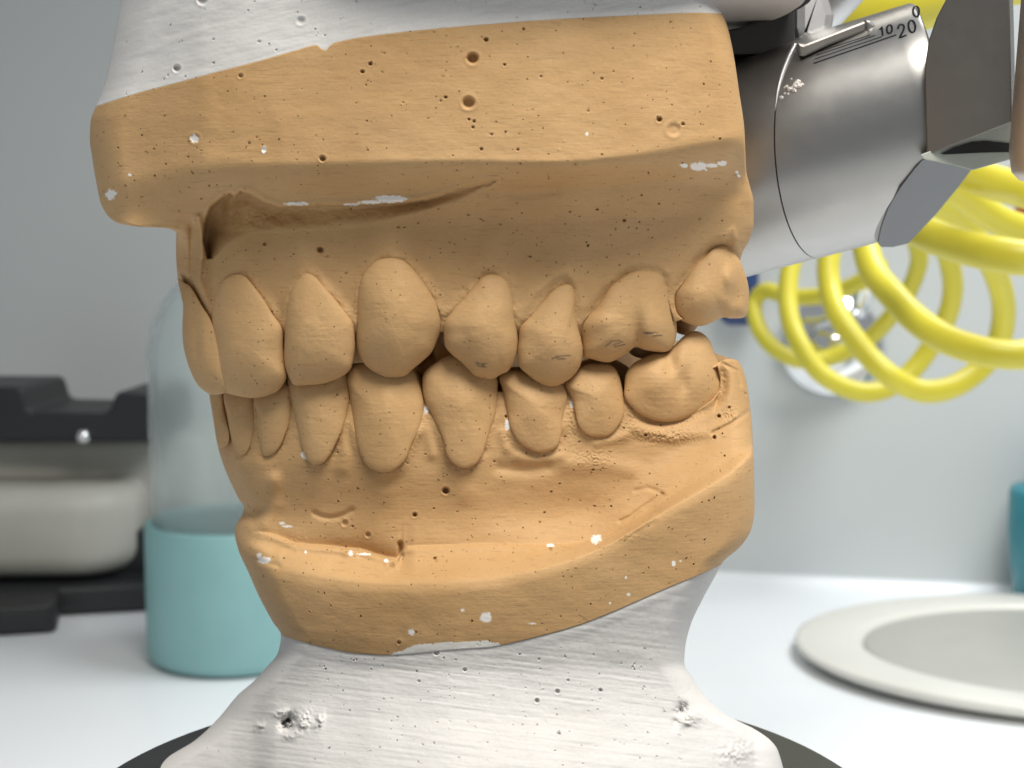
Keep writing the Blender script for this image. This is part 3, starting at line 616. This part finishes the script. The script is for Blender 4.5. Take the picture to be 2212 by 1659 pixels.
g1, g2, g3 = hit(1712, 100), hit(1673, 270), hit(1748, 553); nS = np.cross(g2 - g1, g3 - g1); nS /= np.linalg.norm(nS)
if nS[0] < 0: nS = -nS
cyl_mesh("rear_barrel", -16, 9, R0 - .05, M_STEEL, [(g1 - nS * .08, nS)])
cyl_mesh("scale_barrel", -9, 17.2, R0, M_STEEL, [(pa_, nB), (pd_, nC), (g1 + nS * .08, -nS)], bev=.6)
def onB(x, y): d = ray(x, y); return tuple(CAM + d * ((pa_ - CAM).dot(nB) / d.dot(nB) - .35))
prism("bevelled_end", [onB(x, y) for x, y in [(1896,526),(1903,492),(1918,450),(1945,405),(1978,362),(1992,346),(2002,342),(2050,352),(2098,367),(2072,402),(2020,465),(1962,526),(1930,534),(1903,534)]], tuple(ray(2000, 440) * 1.2), M_GREYF, arti, .1)
sweep("seam_highlight", [hit(x, y) for x, y in ((1718,98),(1704,124),(1690,158),(1680,195),(1674,240))], [.30, .30, .26, .18, .05], M_PALE, arti, n=8, sub=4)  # pale tube modelled in as the bright highlight along the seam
prism("end_block", [tuple(W(x, y, 14.0 - (x - 1997) * .028)) for x, y in [(1997,150),(1999,250),(2002,336),(2186,264),(2182,60),(2176,-120),(2080,-120),(2048,-10),(2022,40),(2005,90)]], (4.2, 11, 2), M_STEEL_D, arti, .15)
def ribbon(name, pix, wd, mat, parent, lift=.03):
    p = []
    for a, b in zip(pix[:-1], pix[1:]):
        n_ = max(2, int(math.hypot(b[0] - a[0], b[1] - a[1]) / 4)); p += [(a[0] + (b[0] - a[0]) * i / n_, a[1] + (b[1] - a[1]) * i / n_) for i in range(n_)]
    p.append(pix[-1]); P = [hit(x, y, R0 + lift) for x, y in p]; P = [q for q in P if q is not None]
    if len(P) < 2: return
    P = np.array(P); T = np.gradient(P, axis=0); T /= np.linalg.norm(T, axis=1)[:, None] + 1e-9
    nr_ = P - c0; nr_ = nr_ - np.outer(nr_.dot(ax), ax); nr_ /= np.linalg.norm(nr_, axis=1)[:, None]; sd = np.cross(T, nr_) * wd / 2
    ring = np.stack([P + sd, P + sd - nr_ * .05, P - sd - nr_ * .05, P - sd], 1)
    return grid_solid(name, ring, mat, parent, smooth=False)
bar = arti
for a, b, wd in (((1757,137),(1936,75),.17),((1760,127),(1905,79),.09),((1764,119),(1890,76),.10),((1770,111),(1880,75),.08)):
    ribbon("scale_line", [a, b], wd, M_PAINT, bar)
def glyph(ch, x, y, w_, h_, sl=.30, rot=-.30):
    if ch == '1': s = [[(.25, .75), (.6, 1), (.6, 0)]]
    elif ch == '0': s = [[(.5 + .42 * math.cos(a), .5 + .5 * math.sin(a)) for a in np.linspace(0, 2 * math.pi, 17)]]
    elif ch == '2': s = [[(.1, .75), (.25, .95), (.5, 1.02), (.8, .92), (.88, .7), (.7, .45), (.3, .18), (.05, 0), (.95, 0)]]
    for st in s:
        pts = []
        for u_, v_ in st:
            dx = (u_ + sl * v_) * w_; dy = -v_ * h_; pts.append((x + dx * math.cos(rot) - dy * math.sin(rot), y + dx * math.sin(rot) + dy * math.cos(rot)))
        ribbon("scale_numeral", pts, .23, M_PAINT, bar)
glyph('1', 1899, 79, 13, 19); glyph('0', 1915, 74, 14, 18)
glyph('2', 1942, 82, 18, 26, .25, -.38); glyph('0', 1964, 73, 18, 26, .25, -.38)
glyph('0', 1973, 38, 16, 22, .25, -.35)
# plaster crumbs stuck on the barrel
for k, (x, y, r) in enumerate([(1699,188,.22),(1706,193,.28),(1712,190,.2),(1719,184,.38),(1724,179,.36),(1715,196,.25),(1727,186,.3),(1703,203,.16),(1695,202,.14),(1688,211,.22),(1733,183,.2),(1709,171,.12),(1694,190,.15)]):
    q = hit(x, y); 
    if q is None: continue
    bm = bmesh.new(); bmesh.ops.create_icosphere(bm, subdivisions=2, radius=r)
    for v in bm.verts: v.co *= 1 + .5 * (rng.rand() - .5)
    bm.transform(Matrix.Scale(MM, 4) @ Matrix.Translation(Vector(q))); me = bpy.data.meshes.new("plaster_crumb"); bm.to_mesh(me); bm.free(); link("plaster_crumb", me, M_CHUNK, arti)
# ledge bar on top of the barrel, upright yoke and thumb screw behind it
def Wp(l, Y): return [tuple(W(x, y, Y)) for x, y in l]
prism("rear_block", Wp([(1540,70),(1600,58),(1660,36),(1716,8),(1719,92),(1706,118),(1640,118),(1540,118)], 27), (0, 8, 0), M_BLACKM, arti, .3)
prism("ledge_bar", Wp([(1722,92),(1736,96),(1868,45),(1872,52),(1871,68),(1790,98),(1738,122),(1726,122)], 21.5), (1.5, 10, 1.2), M_STEEL_D, arti, .25)
prism("ledge_end", Wp([(1869,42),(1878,43),(1890,52),(1900,62),(1872,70)], 21.6), (1.0, 8, 1.0), M_STEEL, arti, .3)
prism("yoke", Wp([(1716,-120),(1717,60),(1722,90),(1735,96),(1800,72),(1806,30),(1790,-20),(1770,-120)], 30), (0, 10, 0), M_PALE, arti, 1.2)
lathe("thumb_screw", [(0.5, -7), (3.2, -7), (4, -6), (4, 5), (3.2, 6.2), (.5, 6.2)], M_PALE, arti, tuple(W(1775, 0, 48)), axis=(.5, -.6, .6))
pts = W(1700, -60, 36)
# rear frame: the block beyond the flat, its lug with a black strip for the dark slit, and the upright at the right edge
prism("lug", Wp([(1988,334),(2186,262),(2204,300),(2206,338),(2100,368),(2060,357),(1995,344)], 13.6), tuple(ray(2100, 330) * 6), plain("pale_painted_metal", (.44, .47, .42), .5), arti, .1)
prism("slot_shade", Wp([(2032,332),(2060,318),(2100,306),(2130,304),(2206,312),(2206,328),(2120,330),(2040,334)], 13.45), tuple(ray(2100, 320) * .4), M_BLACK, arti, 0)  # thin black sheet stands in for the shade inside the slit
lathe("upright", [(3, -8.8), (3.8, -8), (4.2, -6), (4.2, 60), (3, 61)], metal("satin_upright", (.66, .60, .54), .5), arti, tuple(W(2285, 200, 5)), axis=(.05, 0, 1))
# upper and lower mounting plates, lower frame and foot
Pz = 39.6
pl = lathe("upper_plate", [(2, 0), (31.0, 0), (31.8, .5), (31.8, 4), (2, 4)], plain("pale_plate", (.62, .58, .55), .5), arti, (0, 20, Pz), sy=.87); shade_auto(pl)
pl = lathe("upper_plate_gap_shade", [(30, .7), (32.6, .7), (32.9, 1.2), (32.9, 5), (30, 5)], M_BLACK, arti, (0, 20, Pz), sy=.87); shade_auto(pl)  # black ring stands in for the shadow gap around the plate
box("upper_arm", (30, 40, Pz + 13), (80, 16, 12), M_STEEL, arti, bev=2)
LP = W(1040, 1720, 20)
pl = lathe("lower_plate", [(2, -4), (40, -4), (41.3, -3), (41.3, -.4), (40.7, 0), (2, 0)], M_BLACK, arti, (-3.5, -1.5, -42.4), n=96); shade_auto(pl)
lathe("lower_column", [(12, -47), (12, -122), (20, -126), (20, TABLE + 8)], M_STEEL, arti, (0, 18, 0))
box("foot_plate", (0, 24, TABLE + 4.2), (90, 110, 8), M_STEEL_D, arti, bev=1.5, vert_bev=12)

# ------------------------------------------------------------------ bottle with the teal sleeve
M_TEAL = plain("teal_silicone", (.22, .41, .415), .5, var=.03)
def glass(name, col=(.90, .95, .95), rough=.27, alpha=1):
    t = NT(name); t.b.inputs['Base Color'].default_value = (*col, 1); t.b.inputs['Roughness'].default_value = rough
    t.b.inputs['Transmission Weight'].default_value = .92; t.b.inputs['IOR'].default_value = 1.10
    v = t.obj(); t.l(t.bump(t.noise(v, 200, 2), .2, .0003), t.b.inputs['Normal']); return t.m
bt0 = on_table(510, 1418); bt0[2] = TABLE
bt = empty("drinking_bottle", bt0, "clear glass bottle in a teal silicone sleeve, left of the casts", "bottle")
sc = np.linalg.norm(bt0 - CAM) / F; rS = 180 * sc; rG = 166 * sc
zt = W(510, 1122, bt0[1])[2] - TABLE; zsh = W(510, 760, bt0[1])[2] - TABLE
s_ = lathe("sleeve", [(rG * .5, .5), (rS - 3.5, .5), (rS - 1.0, 2), (rS, 5), (rS, zt - 1.2), (rS - .6, zt), (rG + .3, zt), (rG + .3, zt - 3), (rG + .3, 5), (rG * .4, 4)], M_TEAL, bt, bt0, n=96)
prof = [(rG * .3, 5), (rG - 2, 5), (rG, 8), (rG, zsh), (rG - 1.5, zsh + 9), (rG - 5, zsh + 18), (rG - 11, zsh + 26), (rG - 15, zsh + 32), (rG - 16, zsh + 40),
        (rG - 18, zsh + 40), (rG - 17, zsh + 32), (rG - 13, zsh + 25), (rG - 7.5, zsh + 17), (rG - 4, zsh + 8), (rG - 2.5, zsh), (rG - 2.5, 9), (rG - 5, 7.5), (rG * .2, 7.5)]
lathe("glass_body", prof, glass("bottle_glass"), bt, bt0, n=96)
lathe("cap", [(3, zsh + 36), (rG - 13, zsh + 36), (rG - 12, zsh + 38), (rG - 12, zsh + 56), (rG - 14, zsh + 58), (3, zsh + 58)], M_BLACK, bt, bt0)

# ------------------------------------------------------------------ bench device at the left
M_BEIGE = plain("beige_housing", (.44, .43, .385), .5, var=.03)
dv0 = on_table(150, 1345); dv0[2] = TABLE
de = empty("bench_device", dv0, "beige and black bench device with a notched black top, at the left edge", "bench device")
Yd = dv0[1]
def zz(py, Y): return float(W(300, py, Y)[2])
def xx(px, Y): return float(W(px, 1100, Y)[0])
Yb = Yd + 60
box("housing", ((xx(-160, Yb) + xx(420, Yb)) / 2, Yb + 50, (zz(948, Yb) + zz(1240, Yb)) / 2), (xx(420, Yb) - xx(-160, Yb), 100, zz(948, Yb) - zz(1240, Yb)), M_BEIGE, de, rz=math.radians(8), bev=5, vert_bev=14)
Yc = Yd + 15
box("front_bulge", ((xx(-220, Yc) + xx(262, Yc)) / 2, Yc + 38, (zz(1062, Yc) + zz(1256, Yc)) / 2), (xx(262, Yc) - xx(-220, Yc), 76, zz(1062, Yc) - zz(1256, Yc)), M_BEIGE, de, rz=math.radians(3), bev=11, seg=6, vert_bev=26)
box("lip", ((xx(-160, Yb) + xx(430, Yb)) / 2, Yb + 42, zz(1208, Yb)), (xx(430, Yb) - xx(-160, Yb), 104, zz(1172, Yb) - zz(1244, Yb)), M_BEIGE, de, rz=math.radians(9), bev=3, vert_bev=16)
top = [(-120,835),(36,836),(48,842),(54,862),(60,882),(72,890),(222,893),(236,888),(243,868),(249,850),(262,846),(338,856),(338,955),(-120,955)]
prism("notched_top", Wp(top, Yc + 20), (0, 60, 0), M_BLACK, de, 1.5)
sph = lathe("metal_pin", [(.3, -3), (2.2, -2.6), (3, 0), (2.2, 2.6), (.3, 3)], M_CHROME, de, tuple(W(180, 943, Yc + 17)))
ba = on_table(160, 1345)
box("base_slab", ((xx(-240, Yd) + xx(400, Yd)) / 2, Yd + 70, TABLE + 6.4), (xx(345, Yd) - xx(-240, Yd) + 50, 120, 12), M_BLACK, de, rz=math.radians(13), bev=2, vert_bev=10)
box("base_riser", ((xx(-240, Yd) + xx(340, Yd)) / 2, Yd + 82, TABLE + 20.5), (xx(340, Yd) - xx(-240, Yd), 100, 22), M_BLACK, de, rz=math.radians(10), bev=2, vert_bev=20)
tr0 = on_table(96, 1372); tr0[2] = TABLE
tr = box("black_tray", (tr0[0] - 42, tr0[1] + 22, TABLE + 6.2), (80, 60, 12), M_BLACK, rz=math.radians(14), bev=1.5, vert_bev=4)
tag(tr, "small black slab on the worktop in front of the bench device, at the left edge", "tray")

# ------------------------------------------------------------------ oval dish, blue bottle
M_CREAM = plain("cream_ceramic", (.70, .68, .62), .3, var=.03, scale=20)
pc = on_table(2345, 1394, TABLE + 6.5)
ps = np.linalg.norm(pc - CAM) / F; R_ = 568 * ps; pc[2] = TABLE
dish = empty("oval_dish", pc, "large cream oval dish on the white worktop at the lower right", "dish")
lathe("rim", [(R_ * .3, .5), (R_ * .88, .5), (R_ * .96, 2), (R_ * .993, 4.2), (R_, 5.4), (R_ * .997, 6.3), (R_ * .98, 6.6), (R_ * .80, 6.2), (R_ * .775, 5.9), (R_ * .765, 4.4), (R_ * .73, 2), (R_ * .3, 1.5)], M_CREAM, dish, pc, n=128, sy=.78)
lathe("well_floor", [(R_ * .1, 2.2), (R_ * .757, 2.2), (R_ * .757, 4.6), (R_ * .74, 4.9), (R_ * .1, 4.7)], plain("grey_well", (.40, .39, .35), .35, var=.03), dish, pc, n=128, sy=.78)  # inset floor disc, coloured greyer than the rim
bb0 = on_table(2275, 1306); bb0[2] = TABLE
bb = empty("blue_bottle", bb0, "blue plastic bottle with a white label, cut by the right edge", "bottle")
sb = np.linalg.norm(bb0 - CAM) / F; rb = 92 * sb; zb = lambda y: W(2275, y, bb0[1])[2] - TABLE
M_BLU = plain("blue_plastic", (.02, .20, .36), .3); M_TL = plain("teal_liquid", (.03, .24, .30), .25)
lathe("bottle_body", [(rb * .4, .4), (rb * .80, .6), (rb * .86, 5), (rb * .93, zb(1210)), (rb, zb(1150)), (rb * .98, zb(1065)), (rb * .93, zb(1052)), (rb * .5, zb(1040))], M_TL, bb, bb0)
lathe("label", [(rb * .5, zb(1205)), (rb * 1.005, zb(1190)), (rb * 1.012, zb(1180)), (rb * 1.012, zb(1085)), (rb * .6, zb(1080))], plain("label_paper", (.75, .76, .78), .6), bb, bb0).scale = (.93, 1, 1)
lathe("cap", [(rb * .2, zb(1060)), (rb * .62, zb(1060)), (rb * .62, zb(1000)), (rb * .3, zb(990))], M_BLU, bb, bb0)

# ------------------------------------------------------------------ yellow coiled hose, wall valve, small things behind
def hp(x, y): return (1536 + .3638 * x, 329.2 + .3638 * y)
HOSE = [(1010,640,455),(930,745,460),(700,842,475),(480,858,490),(330,820,505),(262,880,510),(262,980,505),(310,1090,500),(400,1180,495),(540,1235,492),(720,1215,492),(920,1120,485),(1070,970,470),(1185,800,455),(1235,600,440),(1130,420,430),(850,380,415),(580,480,405),(480,660,398),(455,850,392),(475,1010,386),(540,1160,380),(640,1300,376),(780,1390,374),(920,1425,374),(1060,1395,376),(1190,1300,378),(1320,1130,378),(1410,950,374),(1435,760,366),(1370,540,352),(1200,400,340),(930,360,330),(760,460,324),(698,640,320),(705,800,316),(750,950,310),(840,1090,306),(940,1215,303),(1060,1325,300),(1180,1395,300),(1300,1420,300),(1440,1390,303),(1580,1300,307),(1690,1170,308),(1735,1000,304),(1725,830,296),(1650,640,284),(1500,430,270),(1280,290,256),(1060,330,246),(930,470,240),(930,610,234),(985,740,228),(1090,860,220),(1210,985,212),(1350,1085,205),(1500,1150,200),(1700,1195,196),(1900,1190,196),(2150,1080,205),(2300,850,215),(2200,600,215),(1950,490,208),(1700,400,200),(1480,250,192),(1300,160,185),(1130,260,178),(1130,400,168),(1300,490,156),(1500,560,148),(1700,605,142),(1950,620,140),(2250,500,148),(2300,300,155),(2000,260,155),(1800,210,155),(1600,150,150),(1300,0,150),(1000,-300,150),(800,-650,145),(780,-850,130),(950,-870,118),(1250,-900,110),(1600,-1000,110),(2000,-1100,110)]
hz = [W(*hp(x, y), Y - max(0, Y - 350) * .15) for x, y, Y in HOSE]
M_YEL = plain("yellow_hose_plastic", (.64, .565, .045), .38, var=.04)
hs = sweep("coiled_hose", hz, 3.6, M_YEL, None, n=16, sub=8); tag(hs, "yellow coiled air hose hanging behind the steel barrel", "hose")
extra = sweep("air_hose", [W(1770, 330, 125), W(1800, 180, 110), W(1850, 75, 98), W(1930, 20, 92), W(2030, -15, 90), W(2200, -60, 90), W(2500, -100, 95)], 5.0, M_YEL, None, n=18, sub=10)
tag(extra, "thicker yellow hose crossing behind the scale numerals at the top", "hose")
def wall_at(px, py, off=0):
    d = ray(px, py); b = wr + nv * 1.0; t = (b - CAM).dot(nv) / d.dot(nv); return CAM + d * t - nv * off
vc = wall_at(1796, 745, 0); sv = np.linalg.norm(vc - CAM) / F
va = empty("wall_valve", vc, "round chrome valve on the wall seen through the yellow hose coils", "valve")
na = tuple(-nv)
lathe("escutcheon", [(112 * sv, .3), (112 * sv, 2), (100 * sv, 6), (60 * sv, 8), (10, 8)], M_CHROME, va, tuple(vc), axis=na, n=80)
lathe("stem", [(52 * sv, 6), (54 * sv, 20), (50 * sv, 30), (40 * sv, 34), (2, 35)], M_CHROME, va, tuple(vc + np.array([0, 0, 1.0])), axis=na)
lathe("lever", [(2, 0), (16 * sv, 1), (20 * sv, 8), (20 * sv, 26), (14 * sv, 32), (2, 34)], M_CHROME, va, tuple(wall_at(1850, 680, 22)), axis=(.1, -.3, 1))
bl = wall_at(1600, 620, 12)
nb = box("navy_fitting", tuple(bl), (17, 20, 34), plain("navy_plastic", (.02, .05, .16), .4), None, rz=ang, bev=5, seg=5)
tag(nb, "dark blue fitting on the wall peeking out beside the last upper molar", "fitting")
for x, y, r, l in ((2204, 366, 17, "red knob just below the upright at the right edge"), (2216, 455, 19, "red knob lower down, cut by the right edge beside the hose")):
    q = W(x, y, 300); o = lathe("red_knob", [(.5, -4), (r * .12, -4), (r * .14, -2), (r * .14, 3), (r * .11, 5), (.5, 5)], plain("red_plastic", (.50, .02, .02), .35), None, tuple(q), axis=(0, -1, 0))
    tag(o, l, "knob", "red knobs behind the hose")
